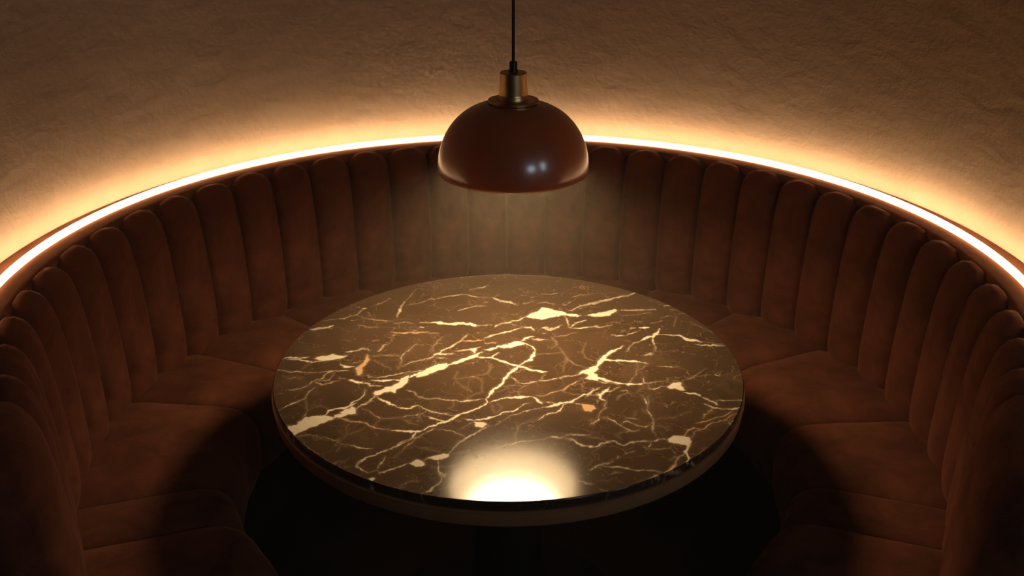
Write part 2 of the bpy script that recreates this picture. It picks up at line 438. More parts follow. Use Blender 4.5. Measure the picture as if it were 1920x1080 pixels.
# ------------------------------------------------------------------ vein traces of the marble, in tenths of a millimetre on the table's own plane
# (kind, then x,y,width): w cream, t tan, o ochre, d faint, e faint ochre
VEIN_LINES = '''
w -3966,-2339,45 -3917,-2171,57 -3777,-2076,68 -3555,-2000,84 -3449,-1924,56 -3365,-1827,33
w -3522,-1962,22 -3463,-1827,44 -3294,-1632,45 -3223,-1493,22 -3246,-1251,16
t -3309,-2076,52 -3253,-1924,54 -3165,-1846,73 -3082,-1730,86 -3023,-1572,69 -3008,-1453,53
w -3182,-817,42 -2956,-817,77 -2716,-754,68 -2529,-775,83
w -2313,-669,65 -2161,-519,93 -2009,-345,106
t -3294,-519,33 -3225,-647,45 -3018,-647,43 -2740,-540,34 -2544,-432,35 -2256,-389,35 -2056,-279,58
d -2646,-647,25 -2331,-476,24 -2094,-323,24
t -2536,-102,69 -2303,122,90 -2058,259,87 -1872,351,72 -1735,537,63
w -5407,282,47 -5249,351,84 -5025,305,74 -4819,351,47
w -5338,259,36 -5055,236,60 -4734,122,52 -4610,145,46 -4361,191,65
d -4725,77,19 -4844,-191,19 -4869,-279,17
w -4016,32,36 -3889,-102,87 -3758,-125,87 -3653,-125,53
o -3693,77,104 -3585,145,78
t -5431,-301,32 -5274,-345,38 -5135,-410,70 -5002,-345,54 -4893,-367,38 -4751,-454,42 -4505,-432,44 -4182,-367,44 -3914,-345,44 -3749,-323,53
d -5266,-583,21 -5078,-690,24 -4921,-647,25 -4784,-711,29
t -4942,-1251,73 -4833,-1190,66 -4703,-1129,48 -4601,-1026,40 -4530,-859,42 -4405,-754,46 -4304,-626,40 -4230,-454,40 -4144,-345,37
o -4534,-838,38 -4416,-922,46 -4279,-1005,58 -4130,-922,56 -4058,-859,50 -3904,-796,25
o -4390,-838,43 -4274,-796,51 -4158,-754,38 -4105,-454,25
t -3925,-669,38 -3815,-711,53
w -3695,-754,47 -3620,-775,94 -3528,-838,77 -3396,-901,47 -3229,-922,29 -3134,-1026,43 -2925,-1067,32
t -4406,-1088,24 -4477,-1251,23 -4540,-1453,20 -4549,-1612,28 -4633,-1691,35 -4760,-1846,35 -4894,-1962,27 -5010,-2152,25
t -4549,-1612,16 -4482,-1808,15 -4455,-2000,15 -4397,-2152,16 -4417,-2302,19 -4446,-2450,14
d -4387,-2152,15 -4299,-2000,17 -4156,-1924,18 -3934,-2076,15
o -3669,-2505,50 -3513,-2523,69 -3311,-2596,59 -3110,-2669,74 -2963,-2776,57 -2687,-2865,51 -2468,-2971,50
w -2468,-2971,56 -2317,-2971,84 -2166,-2989,91 -1922,-2989,78 -1812,-2954,56
w -1922,-2989,40 -1965,-3128,51 -1990,-3266,37
t -1990,-3266,57 -2128,-3368,42 -2360,-3603,41
w -1812,-2954,42 -1673,-2812,46 -1508,-2740,49
t -1498,-2883,27 -1643,-2954,26 -1782,-3094,23 -1916,-3266,26 -2041,-3503,29 -2101,-3636,28
w -2988,-1533,27 -2849,-1691,66 -2701,-1769,68 -2589,-1885,60 -2420,-2000,33 -2217,-2076,38 -2105,-2019,29 -1994,-1943,29 -1866,-2076,19 -1543,-2227,41
t -2321,-1211,26 -2213,-1292,45 -2105,-1373,39 -2094,-1493,29 -1987,-1572,49 -1823,-1632,46 -1584,-1632,47
t -3212,-2076,19 -3085,-2152,17 -2929,-2302,27 -2754,-2468,26 -2522,-2487,30 -2298,-2432,29 -2076,-2339,29 -1961,-2321,29 -1853,-2227,24 -1785,-2114,28
t -2733,-2487,16 -2810,-2632,15 -2851,-2758,14
t -1785,-2114,21 -1720,-2190,27 -1543,-2227,36
t -1844,-2339,27 -1644,-2432,32 -1523,-2523,30
d -1937,-2596,12 -1934,-2413,13 -1886,-2302,15
d -2250,-2523,18 -2126,-2614,18 -1925,-2740,18
d -3395,-2669,11 -3416,-2848,12 -3383,-3059,16 -3440,-3232,19 -3474,-3368,19 -3519,-3436,33
t -4405,-3232,20 -4307,-3163,35 -4180,-3146,34 -4006,-3180,26 -3808,-3249,24 -3609,-3334,24 -3487,-3402,28
d -3031,-2830,14 -3141,-2989,16 -3345,-3128,17
t -2606,-235,14 -2575,77,17 -2604,351,18 -2536,537,23
d -3276,397,28 -3067,444,28 -2592,444,28
d -3231,213,15 -2961,-80,16 -2803,-169,16 -2770,-279,11
w -1461,-58,97 -1256,77,89 -1029,236,106 -819,374,99 -653,584,83
w -818,351,64 -603,328,73 -366,305,87 -150,168,93 43,10,102 233,-80,98 422,-191,79 588,-301,88 775,-389,85 879,-389,78
w 607,631,49 570,397,55 448,168,62 254,-58,69 85,-323,67 -60,-626,74 -140,-922,69 -280,-1170,74 -377,-1373,92 -473,-1572,76
w -492,-1612,63 -448,-1808,35 -581,-1962,55 -733,-2114,64 -921,-2265,81 -1072,-2339,70 -1198,-2505,60 -1326,-2614,93 -1510,-2705,53 -1725,-2865,58
t -1823,-1632,47 -1523,-1651,46 -1222,-1710,46 -984,-1730,47 -747,-1710,54 -551,-1632,53
w -428,-1808,55 -232,-1671,64 -35,-1572,54 165,-1572,79 284,-1592,126 424,-1553,79 563,-1572,41 659,-1730,62 755,-1846,41
w 224,-1572,20 222,-1292,12
t 699,-1730,31 954,-1788,30 1108,-1885,35
w -718,-2560,56 -528,-2487,56 -300,-2376,47 -109,-2246,49 85,-2190,35 222,-2076,28 341,-1885,24 480,-1808,21
t -144,-2596,29 85,-2358,37 357,-2190,41 631,-2076,43 829,-2000,65
w 829,-2000,65 1027,-1924,105 1229,-1808,107 1369,-1769,80 1558,-1592,56 1770,-1413,57 1919,-1292,57 2028,-1190,43
t 1388,-1788,30 1543,-1846,30 1619,-1885,51
w 1369,-1769,41 1224,-1924,31 1137,-2114,36 1015,-2227,38 818,-2339,31 640,-2505,47
d 640,-2505,21 409,-2596,19 275,-2740,15 179,-2954,12 150,-3197,15 177,-3436,15
o 645,-1493,32 805,-1493,37 1011,-1332,43 1216,-1251,40 1388,-1046,37 1604,-838,45 1648,-796,32
t 1216,-1251,17 1290,-1373,37 1450,-1393,40 1687,-1453,32
t 856,-454,14 788,-669,19 734,-754,28
t 249,-901,50 474,-922,41 722,-817,48 991,-754,49 1242,-669,46 1350,-583,79 1496,-562,58 1667,-497,88
t 2,-626,23 147,-711,19 188,-859,37 249,-922,33
d 535,-922,28 349,-1067,25 247,-1251,21
d -118,-1067,21 85,-1046,25 289,-1026,25
d -237,-1332,17 -37,-1170,20 4,-1129,19
t -1785,-2114,31 -1661,-2209,41 -1463,-2265,43 -1188,-2339,44 -1035,-2321,37
w -1765,-2358,37 -1603,-2468,44 -1444,-2560,52 -1326,-2614,53
t -1177,-2542,34 -1022,-2596,34
t -988,-2487,42 -795,-2542,48 -716,-2596,50
t -697,-2596,30 -826,-2723,24 -1026,-2901,24
t -426,-2776,39 -536,-2901,41 -589,-3024,38 -735,-3146,43 -898,-3249,46 -966,-3368,71 -1050,-3537,40 -1136,-3636,38
t -426,-2776,28 -256,-2740,27 -144,-2632,23 -182,-2578,62
t -1715,-2989,26 -1608,-2918,28 -1382,-2918,28 -1209,-2989,26 -1018,-3059,24 -939,-3163,20
t -243,-3620,25 -25,-3503,25 177,-3436,33 454,-3368,26 695,-3300,26 902,-3215,47 1087,-3232,41 1271,-3266,48 1434,-3317,40
t 1088,-3215,26 1277,-3146,33 1447,-3111,42 1724,-3146,28
w 1394,-3368,55 1515,-3503,56 1618,-3603,45
d -1215,-711,30 -990,-669,30 -764,-626,29 -636,-754,17 -587,-1046,14 -589,-1332,14
t -1238,-669,22 -1201,-367,18
d -1188,-838,14 -1012,-1088,14 -861,-1332,13
d -724,-583,23 -540,-476,21 -439,-323,14 -443,-102,13 -382,32,16
d -910,-1612,16 -717,-1413,18 -558,-1353,19
d -1201,-1749,12 -1193,-1885,13 -1244,-2038,14
d -388,-1846,11 -325,-2076,11 -284,-2190,11
d -230,-1846,15 -130,-2038,12 -187,-2171,17 -302,-2265,19
w -408,282,39 -326,467,36 -241,584,33
t -1971,236,87 -1853,374,85 -1755,514,109 -1558,490,94 -1388,537,65
t -1743,351,84 -1633,305,89 -1547,305,64
d 1346,631,14 1397,351,20 1452,168,19 1652,-58,31 1856,-169,25
d 1395,305,13 1336,-13,13 1298,-367,13
t 1678,-964,21 1697,-1292,12
o 1752,-2758,27 1876,-2632,38
w 2291,236,119 2522,191,92 2798,168,82 3070,122,46 3336,32,45
w 1870,-562,125 2031,-626,137 2227,-754,113 2425,-838,104 2579,-943,122 2758,-984,134 2944,-972,107 3067,-964,66
t 3067,-964,63 3236,-922,39 3619,-817,32
t 1823,-647,62 1980,-754,54 2175,-880,50 2419,-901,40 2528,-1046,26
t 3205,-1005,21 3199,-1211,32 3341,-1211,51 3479,-1088,57 3668,-1046,55
w 3965,-1353,71 4076,-1413,114 4216,-1413,122 4313,-1493,82
w 4368,-1572,41 4483,-1710,63 4583,-1808,46 4640,-1924,24
t 4578,-1730,38 4839,-1710,47 5117,-1710,47 5255,-1710,81 5302,-1769,83
t 4333,-1885,77 4440,-1943,74 4524,-2019,69 4689,-2076,54 4884,-2076,53 5040,-2076,42 5217,-1981,37
o 4520,-2038,32 4414,-2190,48 4297,-2302,27 4210,-2468,16
o 4911,-2133,60 4780,-2302,53 4585,-2413,43 4372,-2523,44 4165,-2614,61 4035,-2705,28
o 4993,-2302,43 4777,-2413,50 4633,-2560,66 4485,-2632,48 4294,-2740,40 4098,-2883,41 3937,-3059,32 3790,-3266,26
t 4690,-2560,16 4780,-2776,36 4796,-2883,18
o 3677,-3163,52 3798,-2989,56 3954,-2848,76 4061,-2883,50
t 1620,-3570,33 1803,-3570,36 1924,-3436,45 2055,-3402,79 2204,-3385,61 2270,-3470,37 2409,-3537,53 2622,-3436,49 2812,-3385,46 3036,-3368,51 3214,-3283,79 3320,-3317,69
w 1764,-1493,39 1896,-1332,46 1969,-1170,14
w 2286,-1129,19 2201,-1292,57 2067,-1453,68 2054,-1612,33 2143,-1730,55
t 2143,-1730,36 2140,-1885,25 2166,-2038,22 2007,-2190,24 1963,-2376,19 1939,-2560,21 1854,-2669,31 1760,-2776,21
t 2544,-1088,37 2410,-1211,45 2304,-1272,43 2199,-1312,52
t 2003,-2468,28 2141,-2432,29 2263,-2560,30 2383,-2705,39 2495,-2901,29 2598,-2989,35 2792,-2936,20
t 2400,-2723,27 2558,-2578,42 2672,-2669,26 2790,-2794,48 2920,-2812,25 3071,-2669,21
d 2569,-2560,13 2531,-2376,13
t 2542,-2450,22 2694,-2468,30 2786,-2505,22
d 2694,-2468,12 2784,-2190,12
t 3060,32,17 3034,-279,25 2973,-540,18 2841,-796,19 2790,-880,15
t 3029,-323,27 3202,-191,25 3327,-35,17
t 3023,-1493,23 3059,-1691,31 3084,-1885,24 3031,-2076,24 3085,-2265,27 3118,-2523,28 3085,-2776,41 3053,-2954,36 3119,-3163,18
t 3163,-1493,20 3128,-1769,20 3064,-1962,20
d 2933,-2076,16 3027,-2265,22
d 3157,-2596,18 3325,-2487,19 3524,-2432,26 3753,-2321,19 4013,-2152,15
d 3154,-2758,21 3369,-2848,21 3452,-2918,20
t 3985,-838,27 4239,-669,24 4519,-367,23 4702,-169,17
d 4236,-690,22 4506,-562,31 4742,-519,25
w 4830,-497,75 4921,-562,42
t 5206,-690,30 5357,-562,30 5510,-432,24
d 5202,-711,25 5345,-817,20
t 3123,-669,17 3118,-880,36 3210,-964,37
d 2897,-1373,15 3047,-1129,14 3133,-922,13
d 2424,-1691,17 2504,-1493,27 2652,-1413,30 2772,-1413,32
t 2544,-1292,32 2665,-1292,29 2692,-1413,14
d 2266,-3128,18 2332,-3024,29 2486,-2989,27 2602,-2954,26
d 2263,-3163,14 2323,-3300,14
d 1644,-3232,21 1828,-3249,27 2007,-3317,34
t 3283,467,37 3455,467,44 3551,537,29
t 3554,-80,27 3678,-102,36 3862,-147,44 4059,-102,25
t 2100,3363,142 2404,3565,169 2707,3712,170 3019,3919,175 3273,4009,173 3515,4190,94
t 2981,3050,79 3266,3050,67 3483,3079,134 3696,3079,135 3910,3079,113
t 4208,3334,172 4328,3334,172
d 4314,3079,90 4528,3079,124
d 4513,2827,85 4682,2855,85
t 3169,1969,104 3237,1969,73
w 3375,1969,104 3489,1969,146 3580,1969,73
w 3335,1259,53 3516,1458,96 3628,1458,136 3767,1660,61 3893,1917,37
t 3983,2073,55 3977,1995,46
w 3628,1458,53 3595,1209,32 3623,917,18 3592,678,13
t 3757,1584,61 4005,1584,61 4222,1533,72
w 4222,1533,72 4353,1508,83 4460,1333,98 4626,1259,108 4809,1160,78
t 4593,1062,59 4801,990,79 5065,990,86 5246,1014,105 5423,1014,73 5472,821,54
d 4840,1209,29 5044,1111,30 5300,1062,70
t 3335,1259,46 3140,1111,46 2981,869,28 2873,678,43
w 2815,965,56 2664,773,73 2546,678,84 2373,444,71 2250,259,95 2135,168,108
w 2291,236,92 2522,191,83 2776,168,64 3075,168,36
t 3283,467,45 3415,490,50 3557,584,30
t 2606,1558,41 2828,1533,51 2963,1533,70 3137,1685,63 3285,1788,57
d 2846,1711,20 2975,1865,20
d 2007,2021,73 2374,2021,72 2539,2073,65 2660,2152,43
t 4004,2553,51 4238,2717,68
d 4258,2073,56 4344,2338,32 4417,2662,28
d 3682,2231,64 4005,2391,73
t 4396,537,38 4540,490,38
t 4248,631,75 4270,631,66
d 4715,2338,25 4974,1969,26 5200,1711,27
d 2947,2717,33 3326,2745,42 3766,2883,51
w 1430,2883,131 1587,2717,178 1821,2717,176 1892,2717,132
t 1490,2662,60 1523,2391,58 1550,2021,71
t 1547,1969,64 1749,2285,93 2014,2445,101
t 1570,1969,104 1913,1969,82 2286,2073,60
w -2133,2285,138 -1810,2285,126 -1482,2205,147 -1206,2231,159 -1045,2231,181 -880,2126,158 -831,2047,65
t -833,2099,84 -421,2152,74
t -350,2021,49 -283,2126,89 -146,2231,124 -7,2285,105 85,2418,86 271,2445,76 436,2635,55
d 85,2178,155 200,2152,93
t -608,1383,74 -410,1558,98 -141,1685,102 108,1839,100 313,1969,73
t 360,2021,122 542,1969,90 653,1813,79
t 862,1969,156 953,1969,164 1064,1865,124 1227,1969,73 1396,2152,61
t 876,1660,122 921,1660,122
w 308,1259,98 465,1383,122 623,1458,92
t 598,1333,79 799,1308,99 999,1308,69
w 417,1111,62 569,965,61 675,750,42 629,631,41 602,397,52 513,213,68 383,77,69
t -1969,213,91 -1793,444,92 -1614,678,71 -1431,917,64 -1226,1209,53 -1083,1508,66 -1019,1584,54
o -1226,1209,89 -938,1234,118 -627,1259,99
o -580,1136,78 -336,1111,78
t -1668,514,65 -1473,514,103 -1365,514,56
t -1722,351,91 -1548,328,91
t -1352,678,66 -1093,726,85 -920,773,99 -684,917,87
w -614,750,114 -440,773,132 -331,797,94 -223,965,45
w -1341,77,97 -1072,259,98 -863,397,94 -654,608,90
w -819,374,64 -409,305,81 -258,236,74 -43,100,87
t -452,3859,125 -230,3682,141 -12,3565,144 253,3392,130
d -404,3919,90 -235,4099,73
t 398,3507,232 543,3507,232
d 544,3565,163 690,3624,109
d 808,3507,110 979,3565,116 1216,3449,108
d -1360,2994,117 -1130,3163,109 -874,3334,111 -634,3334,103
d -640,3565,140 -592,3565,140
d -1108,4404,141 -813,4528,136 -592,4684,108
d 872,4099,97 1167,4099,96 1367,4159,104
t 1601,2994,67 1955,3334,117 2205,3478,139 2407,3594,139
d 1478,3392,89 1680,3565,63
w 2081,2745,109 2342,2772,141
d -2244,3682,78 -1773,3919,69 -1194,4099,97 -893,3919,79 -452,3859,82
d 1072,1458,38 1176,1259,39 1212,1062,48 1048,797,48
d 1161,1458,37 1413,1558,37 1760,1711,37
d 1948,1160,19 1834,773,23 1799,584,19 1889,305,25 2029,168,23
d 1248,869,16 1344,584,16 1419,351,14 1405,77,13
d 670,537,28 1038,537,28 1389,631,27
d -1664,1458,28 -1785,1259,23 -1867,869,18 -1825,584,17
d 1748,3919,102 2002,4069,68 2248,4069,72
t -5086,1891,72 -4972,1891,158 -4758,1969,93 -4593,2073,82 -4528,2099,63
d -4832,2391,87 -4525,2499,76 -4347,2553,96 -4091,2717,71 -3990,2827,78 -3887,3107,92 -3823,3163,100
t -4125,3277,95 -4022,3220,66
t -3883,3163,114 -3855,3135,114
d -3745,2938,43 -3645,2717,27
d -3814,2581,88 -3593,2499,78 -3374,2418,103 -3069,2391,74
t -4105,2418,118 -4082,2418,118
t -3300,3800,178 -3252,3800,166
d -3276,3800,85 -3460,3507,64 -3695,3277,49
t -2820,3624,86 -2881,3277,98 -2930,2827,89 -2953,2608,36
d -2802,3682,26 -2670,4099,31 -2605,4466,29
t -2965,2285,96 -2734,2285,106
t -2641,2285,113 -2500,2258,72
w -2295,2285,138 -1856,2285,160
t -2282,1995,136 -2190,1995,125
o -2996,1736,59 -2764,1685,91 -2450,1711,123 -2223,1711,123 -2044,1736,82
t -2457,1788,100 -2369,1824,120
t -2953,1558,129 -2888,1584,100
t -1995,1685,102 -1814,1685,61
t -2970,1111,61 -3091,1014,54 -3166,726,61 -3198,631,41
d -2925,1508,19 -2937,1209,19
t -3384,1234,100 -3231,1259,50
t -2301,1062,43 -2446,726,44 -2575,490,33 -2594,259,22 -2575,77,21
d -3298,397,37 -3051,490,38 -2616,467,37
t -3999,608,57 -3872,631,94 -3711,726,81 -3594,821,106 -3456,773,72 -3381,702,47
d -3866,2126,66 -3600,2021,60 -3371,2021,73
d -4189,1259,48 -3962,1234,48
d -3880,1358,69 -3854,1333,62
d -1875,678,23 -1856,1014,25 -1781,1209,23
d -2279,1308,64 -2181,1209,50
d -2746,3363,66 -2471,3507,74 -2107,3800,72
t -1862,-3249,90 -1990,-3266,76 -2121,-3436,60 -2360,-3603,61 -2622,-3850,59 -2850,-4027,69 -2971,-4185,110 -2989,-4311,70 -2901,-4434,46 -2748,-4526,77
t -2748,-4526,30 -2567,-4434,36
t -2517,-4557,89 -2402,-4496,71 -2238,-4388,71 -2072,-4295,76 -1975,-4201,44
t -2571,-4404,23 -2551,-4279,36 -2503,-4091,41 -2468,-3931,29
t -2549,-4434,18 -2499,-4557,43
t -1734,-4106,35 -1599,-4011,53
t -1398,-4059,25 -1394,-4122,29 -1388,-4342,60 -1333,-4496,78 -1256,-4617,106 -1192,-4526,38
t -1254,-4648,59 -1325,-4886,56 -1481,-5090,66 -1674,-5220,64
t -1213,-3866,46 -1148,-3735,48 -1086,-3537,41 -1001,-3402,40
d -1194,-3882,45 -998,-3833,38 -786,-3719,31
d -1324,-3833,29 -1550,-3702,18 -1830,-3620,19
t -3519,-3436,60 -3361,-3503,42 -3168,-3570,37 -2976,-3636,50 -2771,-3670,32
t -3437,-3603,46 -3486,-3752,55
w -2704,-4723,120 -2635,-4723,132 -2600,-4723,90
d -2063,-5062,29 -2009,-4916,44 -1866,-4797,41 -1694,-4782,30
d -3250,-4106,95 -3375,-4106,38 -3511,-4248,29
d -3249,-4342,32 -3095,-4311,57
d -2071,-3570,35 -2179,-3768,19 -2278,-4027,13
t -3849,-3232,24 -3707,-3300,28 -3543,-3402,33
d -1507,-4279,43 -1152,-4311,31 -892,-4185,30
t 1196,-3283,47 1378,-3334,49 1444,-3470,51 1546,-3587,61 1671,-3620,52 1841,-3553,41 1939,-3470,46 2074,-3402,84 2203,-3402,68
t 2203,-3402,37 2288,-3470,38 2409,-3537,59 2585,-3436,62 2755,-3402,67 2921,-3402,60 3036,-3368,62 3193,-3300,73
w 3704,-3570,109 3630,-3801,89 3624,-4059,71 3562,-4217,43
o 3583,-3866,113 3432,-4027,81 3349,-4217,93 3229,-4434,91 3088,-4557,69
t 3262,-4091,48 3406,-3963,58
t 2800,-3636,49 2899,-3570,40 2976,-3402,27
o 2887,-3670,40 3069,-3670,51 3297,-3603,37
w 2246,-3898,80 2218,-3995,55
t 2395,-3850,58 2566,-3768,41
t 2119,-4091,48 2022,-4185,74 1841,-4217,99 1743,-4342,64 1595,-4434,43
t 1854,-4279,50 2133,-4326,63 2341,-4357,87 2510,-4419,99 2651,-4419,87 2877,-4434,62 2992,-4496,60 3088,-4557,41
t 2755,-4708,82 2919,-4648,86 2836,-4617,61
e 2495,-4857,81 2640,-4797,81
d 1986,-4587,44 2113,-4526,70 2236,-4526,43
d 1362,-4797,46 1547,-4871,88 1684,-4886,47
d 1777,-4797,29 1969,-4768,41
e 1772,-5062,85 1904,-5119,82 1966,-5177,36
e 3691,-3866,52 3872,-3866,37 4075,-3636,44
e 3942,-3670,44 4130,-3636,38
'''
VEIN_PATCHES = '''
w -4697,-2812 -4598,-2740 -4490,-2758 -4475,-2596 -4373,-2432 -4233,-2358 -4003,-2347 -3907,-2347 -3793,-2450 -3740,-2542 -3947,-2669 -4076,-2794 -4211,-2883 -4304,-2989 -4444,-3128 -4497,-3146 -4572,-3006
w -3611,-2265 -3656,-2227 -3543,-2076 -3436,-2008 -3329,-2076 -3307,-2227 -3335,-2302 -3506,-2321 -3623,-2432 -3749,-2487 -3767,-2376 -3663,-2302
w -3049,-1373 -2999,-1292 -2865,-1231 -2791,-1170 -2819,-1108 -2627,-1005 -2520,-859 -2549,-775 -2441,-626 -2323,-562 -2304,-754 -2329,-922 -2435,-1088 -2560,-1251 -2564,-1393 -2692,-1332 -2830,-1353 -2973,-1493
w -2155,-583 -2010,-323 -1693,-58 -1656,-301 -1909,-540 -2108,-647
w -4678,282 -4608,374 -4366,467 -4244,514 -4142,421 -3930,444 -3995,305 -4241,236 -4336,168 -4537,213
o -3616,-235 -3521,-13 -3452,259 -3443,514 -3360,213 -3399,32 -3453,-191 -3444,-562 -3488,-540
w -1955,-235 -1697,-13 -1467,55 -1428,-80 -1514,-213 -1717,-323 -1935,-484
o 1620,-1866 1890,-1943 1899,-2076 1813,-2190 1698,-2171 1619,-2038
w 1625,-497 1761,-323 1937,-213 2132,-13 2114,-235 2003,-454 2088,-562 2069,-796 1920,-733 1800,-669 1891,-562 1753,-454
w -734,-2632 -563,-2632 -447,-2705 -520,-2812 -670,-2848 -720,-2776
w 2116,191 2279,351 2479,655 2609,655 2387,351 2281,122 2135,-102 2003,-454 1892,-540 1829,-410 1836,-301 1979,-213 2148,55
w 3636,-1129 3762,-964 3897,-880 3976,-901 3960,-1067 4035,-1231 3941,-1251 3809,-1190 3667,-1190
w 3315,-3351 3467,-3197 3621,-3163 3759,-3232 3792,-3368 3744,-3603 3667,-3570 3505,-3436
w 2058,2745 2275,2827 2494,2911 2693,3022 2870,3135 2898,3050 2775,2883 2642,2717 2427,2662 2192,2662
w 436,2662 604,2855 771,2938 872,3192 1063,3192 1177,3050 1412,2994 1523,2855 1541,2745 1352,2717 1112,2581 830,2499 644,2526
w -266,893 -48,1062 85,1160 307,1209 417,1111 305,990 41,869 -156,845
w -943,797 -802,831 -836,547
w -1958,-4185 -1845,-4059 -1737,-4075 -1635,-4233 -1718,-4295 -1861,-4279
w -1618,-3995 -1462,-3914 -1215,-3833 -1191,-3931 -1346,-4043 -1488,-4059
w 3312,-3368 3499,-3232 3764,-3197 3792,-3368 3735,-3603 3623,-3503 3468,-3436
'''

# ------------------------------------------------------------------ the setting
def box(name, lo, hi, material, parent=None):
    x0, y0, z0 = lo
    x1, y1, z1 = hi
    V = [(x0, y0, z0), (x1, y0, z0), (x1, y1, z0), (x0, y1, z0), (x0, y0, z1), (x1, y0, z1), (x1, y1, z1), (x0, y1, z1)]
    F = [(0, 3, 2, 1), (4, 5, 6, 7), (0, 1, 5, 4), (1, 2, 6, 5), (2, 3, 7, 6), (3, 0, 4, 7)]
    return put(name, V, F, material, parent, smooth=False)


CEIL_Z = 2.62
WALL_END = 106.0
tag(box('floor', (-3.2, -4.6, -0.06), (3.2, 1.75, 0.0), M_FLOOR), kind='structure')
tag(box('ceiling', (-3.2, -4.6, CEIL_Z), (3.2, 1.75, CEIL_Z + 0.06), M_CEIL), kind='structure')


def curved_wall():
    n, m = 221, 2
    V, F = [], []
    for i in range(n):
        a = -WALL_END + 2 * WALL_END * i / (n - 1)
        for r in (R_WALL, R_WALL + 0.12):
            for z in (0.0, CEIL_Z):
                V.append(pol(r, a, z))
    for i in range(n - 1):
        b, c = i * 4, i * 4 + 4
        F += [(b, c, c + 1, b + 1), (b + 2, b + 3, c + 3, c + 2), (b + 1, c + 1, c + 3, b + 3), (b, b + 2, c + 2, c)]
    F += [(0, 1, 3, 2), tuple((n - 1) * 4 + k for k in (0, 2, 3, 1))]
    return put('wall_back', V, F, M_WALL, origin=(0, CY, 0), autosmooth=40)


tag(curved_wall(), kind='structure')
xe, ye, _ = pol(R_WALL, WALL_END, 0)
tag(box('wall_left', (-3.2, ye, 0), (-xe, ye + 0.12, CEIL_Z), M_WALL), kind='structure')
tag(box('wall_right', (xe, ye, 0), (3.2, ye + 0.12, CEIL_Z), M_WALL), kind='structure')

# ------------------------------------------------------------------ the round booth
booth = empty('banquette', (0, CY, 0))
tag(booth, 'curved rust velvet banquette with channel-tufted back wrapping around the round table', 'banquette')

A_LEFT, A_RIGHT = -123.9, 122.4
PITCH = 7.3
seams = [-43.6 - PITCH * k for k in range(11, 0, -1)] + [-43.6 + 7.1 * k for k in range(0, 15)] + [55.8 + 7.4 * k for k in range(1, 10)]
BACK_PROFILE = [(1.135, 0.405), (1.112, 0.445), (1.103, 0.53), (1.106, 0.66), (1.113, 0.77), (1.120, 0.835), (1.130, 0.880), (1.143, 0.907), (1.166, 0.922)]
first = None
for k, (a, b) in enumerate(zip(seams, seams[1:])):
    V, F = puffed(BACK_PROFILE, (a, b), (a, b), 0.046, (1.19, 0.62), nu=17, nv=50, end0=0.20, end1=0.10, ripple=0.0016, seed=k)
    put('back_channel', V, F, M_VELVET, booth)

# carcass behind the channels, with the padded rail that carries the light
shell = round_loop([(1.165, 0.0), (1.235, 0.0), (1.235, 0.918), (1.165, 0.918)], [0, 0, 0.012, 0.012])
V, F = sweep_arc(shell, A_LEFT, A_RIGHT)
put('back_frame', V, F, M_VELVET, booth, autosmooth=50)
rail = round_loop([(1.146, 0.900), (1.146, 0.935), (1.2695, 0.936), (1.2695, 0.900)], [0.004, 0.022, 0.004, 0.004])
V, F = sweep_arc(rail, A_LEFT, A_RIGHT)
put('top_rail', V, F, M_RAIL, booth, autosmooth=60)


def end_pad(a0, a1, name):
    """The upholstered end of the back: rolls round from the inner face to a flat end."""
    inner, _ = smooth_path([(1.10, 0.30), (1.078, 0.46), (1.066, 0.56), (1.070, 0.68), (1.078, 0.79), (1.094, 0.875), (1.128, 0.928), (1.175, 0.941)], 30)
    loop = [tuple(p) for p in inner] + [(1.225, 0.941), (1.240, 0.930), (1.243, 0.90), (1.243, 0.0), (1.12, 0.0), (1.11, 0.25)]
    P = np.array(loop)
    V, F = [], []
    m = len(P)
    ts = list(np.sin(np.linspace(0, math.pi / 2, 12)))
    for t in ts:
        a = a0 + (a1 - a0) * t
        q = 1 - math.sqrt(max(0.0, 1 - t * t))
        Q = P.copy()
        Q[:, 0] += 0.100 * q * np.clip((1.243 - P[:, 0]) / 0.17, 0, 1)
        Q[:, 1] -= 0.045 * q * np.clip((P[:, 1] - 0.75) / 0.19, 0, 1)
        V += [pol(r, a, z) for r, z in Q]
    for i in range(len(ts) - 1):
        for k in range(m):
            k2 = (k + 1) % m
            F.append((i * m + k, i * m + k2, (i + 1) * m + k2, (i + 1) * m + k))
    F.append(tuple(range(m)))
    F.append(tuple((len(ts) - 1) * m + k for k in range(m)))
    put(name, V, F, M_VELVET, booth, autosmooth=60)


end_pad(A_LEFT, A_LEFT - 11.6, 'end_pad')
end_pad(A_RIGHT, A_RIGHT + 12.6, 'end_pad')

SEAT_PROFILE = [(0.752, 0.235), (0.728, 0.285), (0.722, 0.36), (0.731, 0.415), (0.760, 0.445), (0.81, 0.455), (0.95, 0.452), (1.06, 0.447), (1.13, 0.435)]
seat_seams = [(-135.2, -135.2), (-122.5, -114.8), (-107.7, -106.8), (-79.2, -79.8), (-63.3, -63.7), (-43.8, -45.2), (-27, -27), (-9, -9), (9, 9), (27, 27),
              (43.3, 43.8), (62.2, 61.7), (86.6, 85.2), (107.6, 106.8), (121.5, 114.8), (134.7, 134.7)]
for k, (a, b) in enumerate(zip(seat_seams, seat_seams[1:])):
    w = abs(b[1] - a[1])
    V, F = puffed(SEAT_PROFILE, (a[0], b[0]), (a[1], b[1]), 0.022 if w > 12 else 0.014, (1.0, 0.26), nu=27, nv=52, power=3.2, end0=0.08, end1=0.10, ripple=0.0013, seed=100 + k)
    put('seat_cushion', V, F, M_VELVET, booth)
plinth = [(0.775, 0.0), (1.16, 0.0), (1.16, 0.30), (0.775, 0.30)]
V, F = sweep_arc(plinth, A_LEFT - 11, A_RIGHT + 12)
